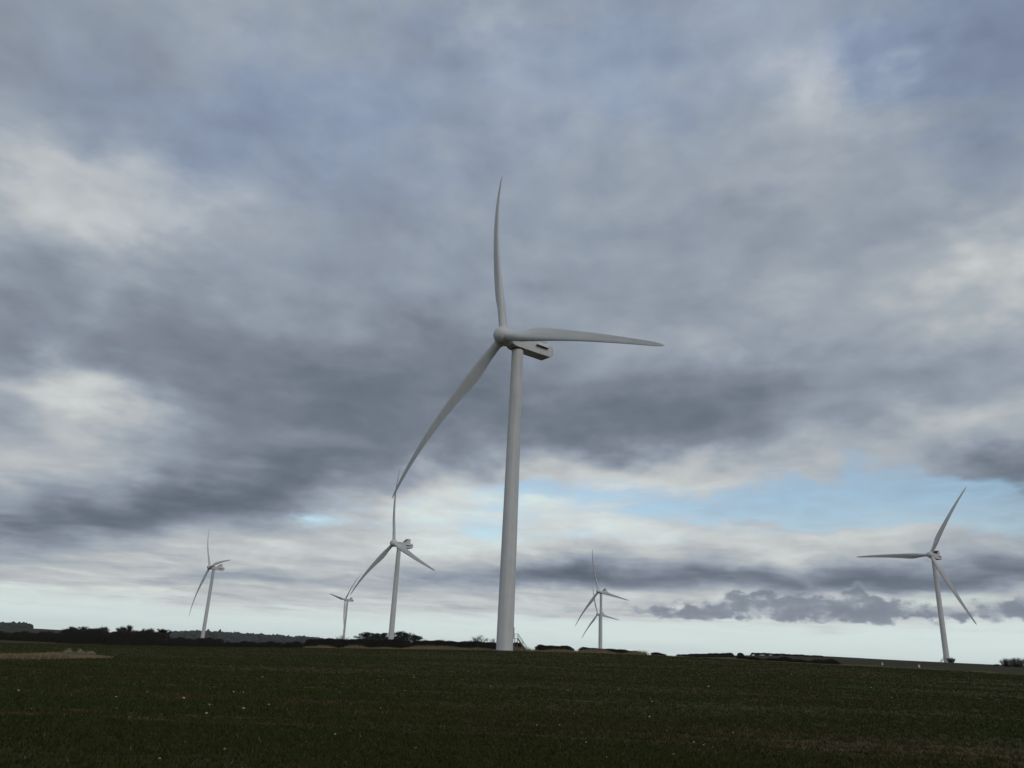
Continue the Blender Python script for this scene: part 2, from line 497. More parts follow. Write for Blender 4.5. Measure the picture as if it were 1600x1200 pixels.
def _tps():
    P = np.array([(s[0], s[1]) for s in SPOTS], float) / 1000.0
    z = np.array([s[2] for s in SPOTS], float)
    d2 = ((P[:, None, :] - P[None, :, :]) ** 2).sum(-1)
    K = d2 * np.log(d2 + 1e-12) + np.eye(len(P)) * 2e-6
    A = np.hstack([np.ones((len(P), 1)), P])
    M = np.block([[K, A], [A.T, np.zeros((3, 3))]])
    w = np.linalg.solve(M, np.concatenate([z, np.zeros(3)]))
    return P, w


_P, _W = _tps()


def ground_z(x, y):
    q = np.stack([np.asarray(x, float).ravel(), np.asarray(y, float).ravel()], 1) / 1000.0
    r = np.hypot(q[:, 0], q[:, 1])
    lim = np.minimum(1.0, 3.0 / np.maximum(r, 1e-9))
    q = q * lim[:, None]
    d2 = ((q[:, None, :] - _P[None, :, :]) ** 2).sum(-1)
    z = (d2 * np.log(d2 + 1e-12)) @ _W[:-3] + _W[-3] + q @ _W[-2:]
    return z.reshape(np.shape(x))



# ---------------------------------------------------------------- ground sheet, out to the horizon
def make_ground():
    na = 360
    rad = np.concatenate([[.5, 3, 8], np.geomspace(12, 900, 130), np.geomspace(930, 10000, 36)])
    th = np.linspace(0, 2 * np.pi, na, endpoint=False)
    X = rad[:, None] * np.sin(th)[None, :]; Y = rad[:, None] * np.cos(th)[None, :]
    Z = np.concatenate([ground_z(X[i:i + 20], Y[i:i + 20]) for i in range(0, len(rad), 20)])
    bump = np.sin(X * .9 + 1.3 * np.sin(Y * .31)) * np.sin(Y * .75 + 1.1 * np.sin(X * .23))
    Z = Z + bump * .035 * (rad[:, None] < 240)
    V = np.stack([X, Y, Z], -1).reshape(-1, 3)
    V = np.vstack([V, [[0, 0, float(ground_z(np.array([0.]), np.array([0.]))[0])]]])
    i = np.arange(len(rad) - 1)[:, None] * na; j = np.arange(na)[None, :]; j2 = (j + 1) % na
    F = np.stack([i + j, i + na + j, i + na + j2, i + j2], -1).reshape(-1, 4)
    me = mesh_np('ground', V, F, [M_FIELD], True)
    me.flip_normals()
    bm = bmesh.new(); bm.from_mesh(me); bm.verts.ensure_lookup_table()
    c = bm.verts[len(V) - 1]
    for k in range(na): bm.faces.new((bm.verts[k], bm.verts[(k + 1) % na], c))
    bmesh.ops.recalc_face_normals(bm, faces=bm.faces)
    bm.to_mesh(me); bm.free()
    if me.polygons[0].normal.z < 0: me.flip_normals()
    tag(put('ground', me), kind='structure')


make_ground()


# ---------------------------------------------------------------- far hills on the left
def make_hill(name, crest, depth, D):
    """crest: (azimuth in degrees, crest height); a long rounded ridge standing on the plain D metres away"""
    az_ = np.array([c[0] for c in crest]); hz = np.array([c[1] for c in crest])
    A = np.linspace(az_[0], az_[-1], 160); H = np.interp(A, az_, hz)
    H = H + .6 * np.sin(A * 2.3) * .6
    t = np.linspace(-1, 1, 25)
    V = []
    for tt in t:
        prof = math.cos(tt * math.pi / 2) ** 1.3
        d = D + tt * depth
        V.append(np.stack([d * np.sin(np.radians(A)), d * np.cos(np.radians(A)), -8 + (H + 8) * prof], -1))
    V = np.concatenate(V); n = len(A)
    i = np.arange(len(t) - 1)[:, None] * n; j = np.arange(n - 1)[None, :]
    F = np.stack([i + j, i + j + 1, i + n + j + 1, i + n + j], -1).reshape(-1, 4)
    me = mesh_np(name, V, F, [M_FIELD], True)
    return tag(put(name, me), kind='structure'), A, H


# ---------------------------------------------------------------- wind turbines
HUB, RAD, OVER, TILT = 80.0, 60.1, 5.03, R(5)


def blade_mesh():
    ns, npf = 64, 22
    V = []; F = []
    S = [0, .008, .016, .026] + [i / (ns - 1) for i in range(3, ns)]
    S = sorted(set(S))
    for s in S:
        r = 1.55 + s * (RAD - 1.55)
        ch = float(np.interp(s, [0, .035, .09, .15, .20, .26, .35, .5, .65, .8, .9, .96, .985, 1.0], [2.35, 2.35, 2.85, 3.85, 4.25, 4.15, 3.6, 2.85, 2.25, 1.65, 1.25, .95, .6, .12]))
        th = float(np.interp(s, [0, .035, .09, .15, .2, .3, .5, .8, 1], [1, 1, .78, .52, .42, .33, .25, .19, .15]))
        tw = R(float(np.interp(s, [0, .1, .2, .35, .5, .7, 1.0], [15, 15, 13, 9, 6, 3, 1.5])) + 3)
        ax = float(np.interp(s, [0, .035, .2, 1], [.5, .5, .33, .40]))            # pitch axis, share of the chord behind the leading edge
        rnd = float(np.interp(s, [.03, .16], [1, 0]))
        bow = 10.5 * (s ** 1.2 - s ** 2.2)
        for k in range(npf):
            u = 2 * math.pi * k / npf
            xc = .5 * (1 - math.cos(u))                                           # 0 leading edge, 1 trailing edge
            yt = 2.6 * th * (.2969 * math.sqrt(max(xc, 0)) - .126 * xc - .3516 * xc ** 2 + .2843 * xc ** 3 - .1036 * xc ** 4) * 1.92
            sgn = 1 if u <= math.pi else -1
            ya = sgn * yt + .045 * (1 - th) * math.sin(math.pi * xc)
            yc = .5 * math.sin(u) * th
            a = (ax - xc) * ch
            t_ = (rnd * yc + (1 - rnd) * ya) * ch
            # leading edge to +Y (in the plane of turning) and, twisted, into the wind (+X)
            x = a * math.sin(tw) - t_ * math.cos(tw) + bow
            y = a * math.cos(tw) + t_ * math.sin(tw)
            V.append((x, y, r))
    n = len(S)
    for i in range(n - 1):
        for k in range(npf):
            F.append((i * npf + k, i * npf + (k + 1) % npf, (i + 1) * npf + (k + 1) % npf, (i + 1) * npf + k))
    F.append(tuple(range(npf))); F.append(tuple((n - 1) * npf + k for k in range(npf - 1, -1, -1)))
    me = mesh_py('blade', V, F, [M_PAINT], True, 50)
    bm = bmesh.new(); bm.from_mesh(me); bmesh.ops.recalc_face_normals(bm, faces=bm.faces); bm.to_mesh(me); bm.free()
    for p in me.polygons: p.use_smooth = True
    me.set_sharp_from_angle(angle=R(60))
    return me


def lathe_x(name, prof, n, mats):
    V = []; F = []
    for (x, r) in prof:
        for k in range(n):
            a = 2 * math.pi * k / n
            V.append((x, r * math.cos(a), r * math.sin(a)))
    for i in range(len(prof) - 1):
        for k in range(n):
            F.append((i * n + k, (i + 1) * n + k, (i + 1) * n + (k + 1) % n, i * n + (k + 1) % n))
    F.append(tuple(range(n))); F.append(tuple((len(prof) - 1) * n + k for k in range(n - 1, -1, -1)))
    me = mesh_py(name, V, F, mats, True)
    bm = bmesh.new(); bm.from_mesh(me); bmesh.ops.recalc_face_normals(bm, faces=bm.faces); bm.to_mesh(me); bm.free()
    me.set_sharp_from_angle(angle=R(40))
    return me


def lathe_z(name, prof, n, mats, sharp=30):
    V = []; F = []
    for (z, r) in prof:
        for k in range(n):
            a = 2 * math.pi * k / n
            V.append((r * math.cos(a), r * math.sin(a), z))
    for i in range(len(prof) - 1):
        for k in range(n):
            F.append((i * n + k, i * n + (k + 1) % n, (i + 1) * n + (k + 1) % n, (i + 1) * n + k))
    F.append(tuple(range(n - 1, -1, -1))); F.append(tuple((len(prof) - 1) * n + k for k in range(n)))
    return mesh_py(name, V, F, mats, True, sharp)


def spinner_mesh():
    prof = []
    for i in range(15):                                    # rounded nose
        a = i / 14 * math.pi / 2
        prof.append((.35 + 2.6 * math.cos(a), max(.02, 2.42 * math.sin(a) ** .9)))
    prof += [(-.6, 2.46), (-1.5, 2.38), (-2.05, 2.2), (-2.1, 1.7)]
    return lathe_x('spinner', prof, 40, [M_PAINT])


def collar_mesh():
    return lathe_z('blade_collar', [(1.5, 1.42), (2.48, 1.42), (2.60, 1.36), (2.62, 1.15)], 28, [M_PAINT])


def bevelled(name, V, F, mats, w, seg=2, angle=25):
    bm = bmesh.new()
    vs_ = [bm.verts.new(v) for v in V]
    for f in F: bm.faces.new([vs_[i] for i in f])
    bmesh.ops.recalc_face_normals(bm, faces=bm.faces)
    es = [e for e in bm.edges if len(e.link_faces) == 2 and e.calc_face_angle(0) > R(angle)]
    bmesh.ops.bevel(bm, geom=es, offset=w, segments=seg, affect='EDGES', profile=.5, clamp_overlap=True)
    me = bpy.data.meshes.new(name); bm.to_mesh(me); bm.free()
    for mt in mats: me.materials.append(mt)
    for p in me.polygons: p.use_smooth = True
    me.set_sharp_from_angle(angle=R(35))
    return me


def prism_y(prof, y0, y1):
    n = len(prof)
    V = [(x, y0, z) for x, z in prof] + [(x, y1, z) for x, z in prof]
    F = [tuple(range(n)), tuple(range(2 * n - 1, n - 1, -1))] + [(i, (i + 1) % n, n + (i + 1) % n, n + i) for i in range(n)]
    return V, F


def nacelle_mesh():
    prof = [(3.0, -1.55), (1.7, -1.95), (-10.3, -1.95), (-11.6, -.75), (-11.7, .6), (-10.9, 1.75), (-2.0, 1.95), (1.6, 1.85), (3.0, 1.5)]
    V, F = prism_y(prof, -1.95, 1.95)
    V = [(x, y * (.80 if x > 2.5 else .9 if x < -11 else 1.0), z) for x, y, z in V]
    return bevelled('nacelle', V, F, [M_PAINT], .28, 3)


def hood_mesh(side):
    """raised air-outlet hood high on the flank, open below"""
    y0, y1 = 1.93, 2.5
    V = []
    for x, z in [(-5.0, .35), (-9.2, .35), (-9.2, 1.55), (-5.9, 1.62)]:
        V += [(x, side * y0, z), (x, side * (y1 if z < 1 else y0 + .05), z)]
    F = [(1, 3, 5, 7), (0, 1, 7, 6), (6, 7, 5, 4), (4, 5, 3, 2)]
    me = mesh_py('vent_hood', V, F, [M_PAINT])
    return me


def slot_mesh(side):
    mb = MB(); mb.box((-7.1, side * 2.16, .26), (4.05, .5, .16)); return mb.mesh('vent_slot', [M_DARK])


def cooler_plate_mesh(side):
    V, F = prism_y([(-3.4, 1.86), (-8.5, 1.80), (-8.35, 4.95), (-6.9, 5.0)], side * 1.72, side * 1.92)
    return bevelled('cooler_side_plate', V, F, [M_PAINT], .04, 1)


def cooler_back_mesh():
    mb = MB(); mb.box((-8.0, 0, 3.4), (.25, 3.40, 3.05)); return mb.mesh('cooler_rear_panel', [M_PAINT])


def cooler_top_mesh():
    mb = MB(); mb.box((-7.65, 0, 4.97), (1.4, 3.42, .1)); return mb.mesh('cooler_top_panel', [M_PAINT])


def radiator_mesh():
    V, F = prism_y([(-3.9, 1.9), (-4.3, 1.9), (-7.3, 4.9), (-6.9, 4.9)], -1.70, 1.70)
    me = mesh_py('radiator', V, F, [M_DARK])
    bm = bmesh.new(); bm.from_mesh(me); bmesh.ops.recalc_face_normals(bm, faces=bm.faces); bm.to_mesh(me); bm.free()
    return me


def mast_mesh():
    mb = MB(); mb.tube([(-9.6, .8, 1.7), (-9.6, .8, 4.3)], .05, 6); mb.tube([(-9.6, -.8, 1.7), (-9.6, -.8, 4.3)], .05, 6)
    mb.tube([(-9.6, -.8, 4.2), (-9.6, .8, 4.2)], .04, 6)
    mb.box((-9.6, .8, 4.42), (.35, .35, .22)); mb.box((-9.6, -.8, 4.42), (.12, .4, .22))
    return mb.mesh('wind_sensor_mast', [M_STEEL])


def tower_mesh():
    prof = [(-.3, 2.07)]
    for i in range(41):
        s = i / 40
        prof.append((s * (HUB - 2.15), 2.06 - (.49) * s ** 1.1))
    prof.append((HUB - 1.9, 1.52))
    return lathe_z('tower', prof, 48, [M_PAINT], 40)


def seam_mesh(z):
    s = z / (HUB - 2.15); r = 2.06 - .49 * s ** 1.1
    return lathe_z('tower_flange', [(z - .05, r - .02), (z - .05, r + .014), (z + .05, r + .013), (z + .05, r - .02)], 48, [M_PAINT], 40)


def door_meshes():
    f = MB(); f.box((0, 0, 0), (.14, 1.15, 2.45))
    d = MB(); d.box((.05, 0, -.02), (.10, .88, 2.15))
    h = MB(); h.box((.13, .33, -.05), (.06, .05, .28))
    return f.mesh('door_frame', [M_PAINT]), d.mesh('door', [M_SEAM]), h.mesh('handle', [M_STEEL])


def build_turbine():
    t = {}
    t['tower'] = tower_mesh()
    t['seams'] = [seam_mesh(z) for z in (19.0, 47.0)]
    t['spinner'] = spinner_mesh(); t['blade'] = blade_mesh(); t['collar'] = collar_mesh()
    t['nacelle'] = nacelle_mesh(); t['hoods'] = [hood_mesh(1), hood_mesh(-1)]; t['slots'] = [slot_mesh(1), slot_mesh(-1)]
    t['plates'] = [cooler_plate_mesh(1), cooler_plate_mesh(-1)]; t['back'] = cooler_back_mesh(); t['top'] = cooler_top_mesh()
    t['rad'] = radiator_mesh(); t['mast'] = mast_mesh(); t['door'] = door_meshes()
    t['yaw'] = lathe_z('yaw_bearing', [(HUB - 2.25, 1.60), (HUB - 2.25, 1.72), (HUB - 1.8, 1.72), (HUB - 1.8, 1.4)], 40, [M_DARK], 40)
    t['foot'] = lathe_z('foundation_ring', [(-.6, 2.75), (.16, 2.75), (.20, 2.70), (.20, 2.0)], 40, [M_CONC], 40)
    return t


TM = build_turbine()


def place_turbine(spec, label, door_az):
    x, y, z, yaw, ph = spec
    th = math.atan2(math.cos(R(yaw)), math.sin(R(yaw)))
    root = empty('wind_turbine', (x, y, z), th)
    tag(root, label, 'wind turbine', 'wind turbines of the wind farm')
    tw = put('tower', TM['tower'], root)
    for s in TM['seams']: put('tower_flange', s, tw)
    put('foundation_ring', TM['foot'], root)
    put('yaw_bearing', TM['yaw'], root)
    da = door_az - th
    Mdoor = Matrix.Rotation(da, 4, 'Z') @ Matrix.Translation((2.09, 0, 4.35))
    fr = put('door', TM['door'][1], root, mat=Mdoor)
    put('door_frame', TM['door'][0], fr); put('handle', TM['door'][2], fr)
    Mn = Matrix.Translation((0, 0, HUB)) @ Matrix.Rotation(-TILT * .0, 4, 'Y')
    na = put('nacelle', TM['nacelle'], root, mat=Mn)
    for h in TM['hoods']: put('vent_hood', h, na)
    for h in TM['slots']: put('vent_slot', h, na)
    put('wind_sensor_mast', TM['mast'], na)
    co = put('cooler', TM['rad'], root, mat=Mn)
    for h in TM['plates']: put('cooler_side_plate', h, co)
    put('cooler_rear_panel', TM['back'], co); put('cooler_top_panel', TM['top'], co)
    Mh = Matrix.Translation((OVER * math.cos(TILT), 0, HUB + OVER * math.sin(TILT))) @ Matrix.Rotation(-TILT, 4, 'Y')
    put('spinner', TM['spinner'], root, mat=Mh)
    for k in range(3):
        Mb = Mh @ Matrix.Rotation(-R(ph + 120 * k), 4, 'X')
        b = put('blade', TM['blade'], root, mat=Mb)
        put('blade_collar', TM['collar'], b)
    return root


LABELS = ['large near white wind turbine filling the middle of the view, three blades',
          'wind turbine furthest to the left, rising behind the dark trees and hedge',
          'mid-distance wind turbine standing in front of the dark pine clump',
          'tiny far wind turbine left of the dark pine clump',
          'wind turbine right of the big tower, behind the clipped hedges, larger of two in line',
          'tiny far wind turbine almost hidden behind the tower of another',
          'wind turbine furthest to the right, on the bare slope beside a bush']
DOOR_AZ = [R(8), R(180), R(170), R(180), R(10), R(10), R(175)]
for sp_, lb_, da_ in zip(TURBINES, LABELS, DOOR_AZ): place_turbine(sp_, lb_, da_)


# ---------------------------------------------------------------- outside stairs up to a tower door
def make_stair(base, az_, label):
    """stair leading up towards the tower; local +X points away from the tower"""
    root = empty('access_stair', base, az_)
    tag(root, label, 'stairs', 'steel stairs at the turbine doors')
    H = 3.05
    x_in, x_pl, x_out = 2.05, 3.15, 5.55
    mb = MB(); mb.box(((x_in + x_pl) / 2, 0, H), (x_pl - x_in, 1.25, .08)); put('platform', mb.mesh('platform', [M_STEEL]), root)
    for s in (-1, 1):
        mb = MB(); mb.tube([(x_pl - .05, s * .5, H), (x_out, s * .5, -.1)], .11, 4); put('stringer', mb.mesh('stringer', [M_STEEL]), root)
    n = 13
    st = MB(); st.box((0, 0, 0), (.24, .96, .05)); sm = st.mesh('step', [M_STEEL])
    for i in range(n):
        f = (i + .6) / n
        put('step', sm, root, (x_pl + f * (x_out - x_pl), 0, H * (1 - f)))
    for s in (-1, 1):
        mb = MB()
        mb.tube([(x_in + .1, s * .58, H + 1.05), (x_pl, s * .58, H + 1.05), (x_out + .05, s * .58, .95)], .035, 6)
        mb.tube([(x_in + .1, s * .58, H + .55), (x_pl, s * .58, H + .55), (x_out + .05, s * .58, .48)], .025, 6)
        hr = put('handrail', mb.mesh('handrail', [M_STEEL]), root)
        for px_, zb in ((x_in + .15, H), (x_pl - .02, H), ((x_pl + x_out) / 2, H / 2), (x_out, 0)):
            pb = MB(); pb.tube([(px_, s * .58, zb - .05), (px_, s * .58, zb + 1.05)], .03, 6)
            put('post', pb.mesh('post', [M_STEEL]), hr)
    for xx in (x_pl - .1, x_in + .35):
        for s in (-1, 1):
            mb = MB(); mb.tube([(xx, s * .5, -.3), (xx, s * .5, H)], .05, 6); put('support_leg', mb.mesh('support_leg', [M_STEEL]), root)
    return root


make_stair(TURBINES[0][:3], R(8), 'steel stair with handrails at the foot of the big near turbine')
make_stair(TURBINES[6][:3], R(175), 'small steel stair at the foot of the rightmost turbine')

# ---------------------------------------------------------------- vegetation
def rand_dirs(n):
    v = rng.normal(size=(n, 3)); return v / np.linalg.norm(v, axis=1)[:, None]


def slivers(P, D, length, width, V=None):
    """thin triangles starting at P along D"""
    n = len(P)
    s = np.cross(D, rand_dirs(n)); s /= np.linalg.norm(s, axis=1)[:, None] + 1e-9
    L = np.asarray(length).reshape(-1, 1) if np.ndim(length) else length
    a = P - s * width * .5; b = P + s * width * .5; c = P + D * L
    return np.stack([a, b, c], 1).reshape(-1, 3), np.arange(3 * n).reshape(-1, 3)


def leaf_quads(P, size):
    n = len(P)
    u = rand_dirs(n); w = np.cross(u, rand_dirs(n)); w /= np.linalg.norm(w, axis=1)[:, None] + 1e-9
    s = size * rng.uniform(.5, 1.3, (n, 1))
    V = np.stack([P - u * s, P + w * s * .6, P + u * s, P - w * s * .6], 1).reshape(-1, 3)
    return V, np.arange(4 * n).reshape(-1, 4)


def branch_tree(h, spread, depth=5, r0=None, lean=0.0, fork=.30):
    """returns a list of (points, radii) limbs and the twig ends of a bare tree"""
    limbs = []; ends = []
    r0 = r0 or h * .022

    def grow(p, d, L, r, lev):
        q = p + d * L * .5 + Vector((random.uniform(-1, 1), random.uniform(-1, 1), 0)) * L * .06
        e = p + d * L + Vector((random.uniform(-1, 1), random.uniform(-1, 1), random.uniform(-.3, .6))) * L * .12
        limbs.append(([p, q, e], [r, r * .82, r * .6]))
        if lev >= depth:
            ends.append((e, d)); return
        k = random.choice((2, 3, 3)) if lev else random.choice((4, 5))
        for i in range(k):
            a = random.uniform(0, 2 * math.pi)
            o = Vector((math.cos(a), math.sin(a), 0))
            dd = (d * (1 - spread * .5) + o * spread * random.uniform(.5, 1.15) + Vector((0, 0, .16))).normalized()
            st = q.lerp(e, random.uniform(.1, 1.0)) if lev else p.lerp(e, random.uniform(.65, 1.0))
            grow(st, dd, L * random.uniform(.60, .82), r * .58, lev + 1)
        ends.append((e, d))

    grow(Vector((0, 0, -.2)), Vector((lean, 0, 1)).normalized(), h * fork, r0, 0)
    return limbs, ends


def bare_tree_meshes(h, spread, twigs, fork=.30, depth=4, twig_len=.09):
    limbs, ends = branch_tree(h, spread, depth, fork=fork)
    top = max(e[0].z for e in ends); sc = h / top
    tr = MB(); br = MB()
    for i, (pts, rad_) in enumerate(limbs):
        (tr if i == 0 else br).tube([p * sc for p in pts], [max(.012, r) for r in rad_], 7 if i == 0 else 4, False)
    E_ = np.array([(e[0] * sc)[:] for e in ends]); Dn = np.array([e[1][:] for e in ends])
    idx = rng.integers(0, len(E_), twigs)
    D = Dn[idx] + rand_dirs(twigs) * .9 + np.array([0, 0, .15]); D /= np.linalg.norm(D, axis=1)[:, None]
    P = E_[idx] - Dn[idx] * rng.uniform(0, h * .16, (twigs, 1)) + rand_dirs(twigs) * h * .035
    V, F = slivers(P, D, h * twig_len * rng.uniform(.5, 1.4, twigs), .05)
    return tr.mesh('trunk', [M_BARK], True), br.mesh('limbs', [M_BARK], True), mesh_np('crown', V, F, [M_TWIG], attr=rng.uniform(0, 1, len(F)))


def place_bare_tree(name, loc, h, spread, twigs, label, cat='tree', group=None, squash=1.0, fork=.30):
    t, l, c = bare_tree_meshes(h, spread, twigs, fork)
    o = empty(name, loc, random.uniform(0, 6.28)); o.scale = (squash, squash, 1)
    tag(o, label, cat, group)
    put('trunk', t, o); put('limbs', l, o); put('crown', c, o)
    return o


def place_pine(loc, h, w, label, group, lean=0.0):
    o = empty('pine_tree', loc, 0.0); tag(o, label, 'tree', group)
    tr = MB(); tr.tube([(0, 0, -.3), (lean * .3, 0, h * .4), (lean, 0, h * .85)], [h * .024, h * .018, h * .007], 8, False)
    li = MB(); clumps = []
    for i in range(64):
        f = random.uniform(.0, 1.0) ** .8
        zz_ = h * (.36 + .58 * f); a = random.uniform(0, 2 * math.pi)
        rr = w * (.30 + .70 * math.sin(math.pi * min(1, .18 + .72 * (1 - f) + .12))) * random.uniform(.1, 1.0)
        if f > .8: rr *= 1.15 - f * .5
        p = Vector((lean * zz_ / h + rr * math.cos(a), rr * math.sin(a), zz_))
        li.tube([(lean * zz_ / h, 0, zz_ - h * .05), tuple(p)], [.12, .05], 4, False)
        clumps.append((p, random.uniform(.16, .30) * w))
    clumps.append((Vector((lean, 0, h * .93)), .22 * w))
    V = []; F = []; n0 = 0
    for p, cr_ in clumps:
        n = 150
        d = rand_dirs(n) * (rng.uniform(.2, 1, (n, 1)) ** .5) * np.array([1.25, 1.25, .62]) * cr_
        v, f = leaf_quads(np.array(p[:]) + d, .30)
        V.append(v); F.append(f + n0); n0 += len(v)
    V = np.concatenate(V); F = np.concatenate(F)
    put('trunk', tr.mesh('trunk', [M_BARK], True), o); put('limbs', li.mesh('limbs', [M_BARK], True), o)
    put('crown', mesh_np('crown', V, F, [M_PINE], attr=rng.uniform(0, 1, len(F))), o)
    return o


def place_bush(loc, h, w, label, group=None, name='bush', n=2600, mat=None):
    """dense thicket: many stems fanning from the ground with twigs all through"""
    o = empty(name, loc); tag(o, label, 'bush', group)
    st = MB(); ends = []
    for i in range(60):
        a = random.uniform(0, 2 * math.pi); rr = random.uniform(.05, 1) ** .6 * w * .5
        e = Vector((rr * math.cos(a), rr * math.sin(a), h * random.uniform(.62, .92) * (1 - .30 * (2 * rr / w) ** 2)))
        b_ = Vector((e.x * .35, e.y * .35, -.2))
        q = b_.lerp(e, .5) + Vector((e.x * .12, e.y * .12, 0))
        st.tube([b_, q, e], [.07, .05, .02], 5, False); ends += [(b_, q), (q, e)]
    k = rng.integers(0, len(ends), n); t = rng.uniform(0.1, 1, (n, 1))
    A = np.array([e[0][:] for e in ends])[k]; B = np.array([e[1][:] for e in ends])[k]
    P = A + (B - A) * t; P[:, 2] = np.maximum(P[:, 2], 0)
    D = (B - A); D /= np.linalg.norm(D, axis=1)[:, None]; D = D + rand_dirs(n) * .9; D /= np.linalg.norm(D, axis=1)[:, None]
    V, F = slivers(P + rand_dirs(n) * w * .05, D, rng.uniform(.08, .26, n) * h, .05)
    put('stems', st.mesh('stems', [M_BARK], True), o)
    put('twigs', mesh_np('twigs', V, F, [mat or M_HEDGE], attr=rng.uniform(0, 1, len(F))), o)
    return o


def place_hedge(p0, p1, h0, h1, width, label, round_end=.8, clip=1.0, gappy=0.0, n_per_m=130, group='hedges along the field'):
    """clipped hedge: a mass of stems and twigs with a shorn flat top and ragged ends"""
    p0 = np.array(p0, float); p1 = np.array(p1, float)
    L = float(np.hypot(*(p1 - p0))); u = (p1 - p0) / L; nrm = np.array([-u[1], u[0]])
    mid = (p0 + p1) / 2; zc = float(ground_z(mid[:1], mid[1:2])[0])
    o = empty('hedge', (mid[0], mid[1], zc)); tag(o, label, 'hedge', group)

    def env(s):                                            # height along the hedge, ends shorn back
        e = np.minimum(s, L - s)
        return (h0 + (h1 - h0) * s / L) * (1 - .45 * np.exp(-(e / round_end) ** 2)) + .10 * clip * np.sin(s * .61 + h0) + .07 * clip * np.sin(s * 1.7)

    def gz(s, t):
        x = p0[0] + u[0] * s + nrm[0] * t; y = p0[1] + u[1] * s + nrm[1] * t
        return x, y, ground_z(x, y)
    # inner mass: a closed, lumpy body, coloured dark for the shade inside
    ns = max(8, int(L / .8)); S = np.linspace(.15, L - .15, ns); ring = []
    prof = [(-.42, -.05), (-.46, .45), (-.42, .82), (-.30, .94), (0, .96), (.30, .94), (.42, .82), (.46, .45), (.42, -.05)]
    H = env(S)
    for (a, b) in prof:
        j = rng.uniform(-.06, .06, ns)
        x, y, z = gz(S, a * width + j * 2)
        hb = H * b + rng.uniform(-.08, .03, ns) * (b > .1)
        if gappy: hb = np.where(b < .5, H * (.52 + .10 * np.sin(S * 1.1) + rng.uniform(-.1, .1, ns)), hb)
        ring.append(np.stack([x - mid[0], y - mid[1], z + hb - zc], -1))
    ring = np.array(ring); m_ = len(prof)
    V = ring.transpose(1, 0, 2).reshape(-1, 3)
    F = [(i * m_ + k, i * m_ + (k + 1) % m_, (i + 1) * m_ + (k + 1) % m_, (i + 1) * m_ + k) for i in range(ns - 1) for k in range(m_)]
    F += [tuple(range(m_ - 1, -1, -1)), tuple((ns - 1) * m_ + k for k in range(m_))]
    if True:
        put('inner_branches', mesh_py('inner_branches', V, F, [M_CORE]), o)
    # stems
    st = MB()
    for i in range(int(L / 1.1)):
        s = random.uniform(.2, L - .2); t = random.uniform(-.3, .3) * width
        x, y, z = gz(np.array([s]), np.array([t]))
        hh = float(env(np.array([s]))[0])
        b_ = Vector((x[0] - mid[0], y[0] - mid[1], z[0] - zc - .1))
        st.tube([b_, b_ + Vector((random.uniform(-.2, .2), random.uniform(-.2, .2), hh * .92))], [.06, .02], 4, False)
    put('stems', st.mesh('stems', [M_BARK]), o)
    # twigs over the whole envelope
    n = int(L * n_per_m)
    s = rng.uniform(0, L, n); b = rng.uniform(0, 1, n) ** (.55 if not gappy else .35); t = rng.uniform(-.52, .52, n) * width
    top = rng.uniform(0, 1, n) < .35
    b = np.where(top, rng.uniform(.9, 1.0, n), b)
    if gappy: b = np.maximum(b, .42)
    x, y, z = gz(s, t)
    P = np.stack([x - mid[0], y - mid[1], z + env(s) * b - zc], -1)
    D = rand_dirs(n); D[:, 2] = np.abs(D[:, 2]) * np.where(b > .9, .25, 1.0)
    V1, F1 = slivers(P, D, rng.uniform(.25, .7, n), .13)
    put('twigs', mesh_np('twigs', V1, F1, [M_HEDGE], attr=rng.uniform(0, 1, len(F1))), o)
    return o


def grass_strip(name, pts, width, per_m, hgt, mat, label, cat, tuft=.25, lean=.35):
    """long grass in a strip along a line on the ground"""
    P = []
    for (a, b) in zip(pts[:-1], pts[1:]):
        a = np.array(a); b = np.array(b); L = np.hypot(*(b[:2] - a[:2])); n = int(L * per_m)
        t = rng.uniform(0, 1, n); w = (a[2] + (b[2] - a[2]) * t) * width
        u = (b[:2] - a[:2]) / L; nr = np.array([-u[1], u[0]])
        q = a[:2] + (b[:2] - a[:2]) * t[:, None] + nr * (rng.uniform(-.5, .5, n) * w)[:, None] + rng.normal(size=(n, 2)) * tuft
        P.append(q)
    P = np.concatenate(P); z = ground_z(P[:, 0], P[:, 1])
    c = P.mean(0); zc = float(ground_z(c[:1], c[1:2])[0])
    n = len(P)
    D = rng.normal(size=(n, 3)) * lean; D[:, 2] = 1; D /= np.linalg.norm(D, axis=1)[:, None]
    patch = .6 + .4 * np.sin(P[:, 0] * .45 + 2 * np.sin(P[:, 1] * .2)) * np.sin(P[:, 0] * .13 + 1)
    V, F = slivers(np.stack([P[:, 0] - c[0], P[:, 1] - c[1], z - zc - .03], -1), D, hgt * rng.uniform(.35, 1.15, n) * patch, .07)
    o = put(name, mesh_np(name, V, F, [mat], attr=np.clip(rng.normal(.5, .22, n), 0, 1)), None, (c[0], c[1], zc))
    tag(o, label, cat, None, 'stuff')
    return o


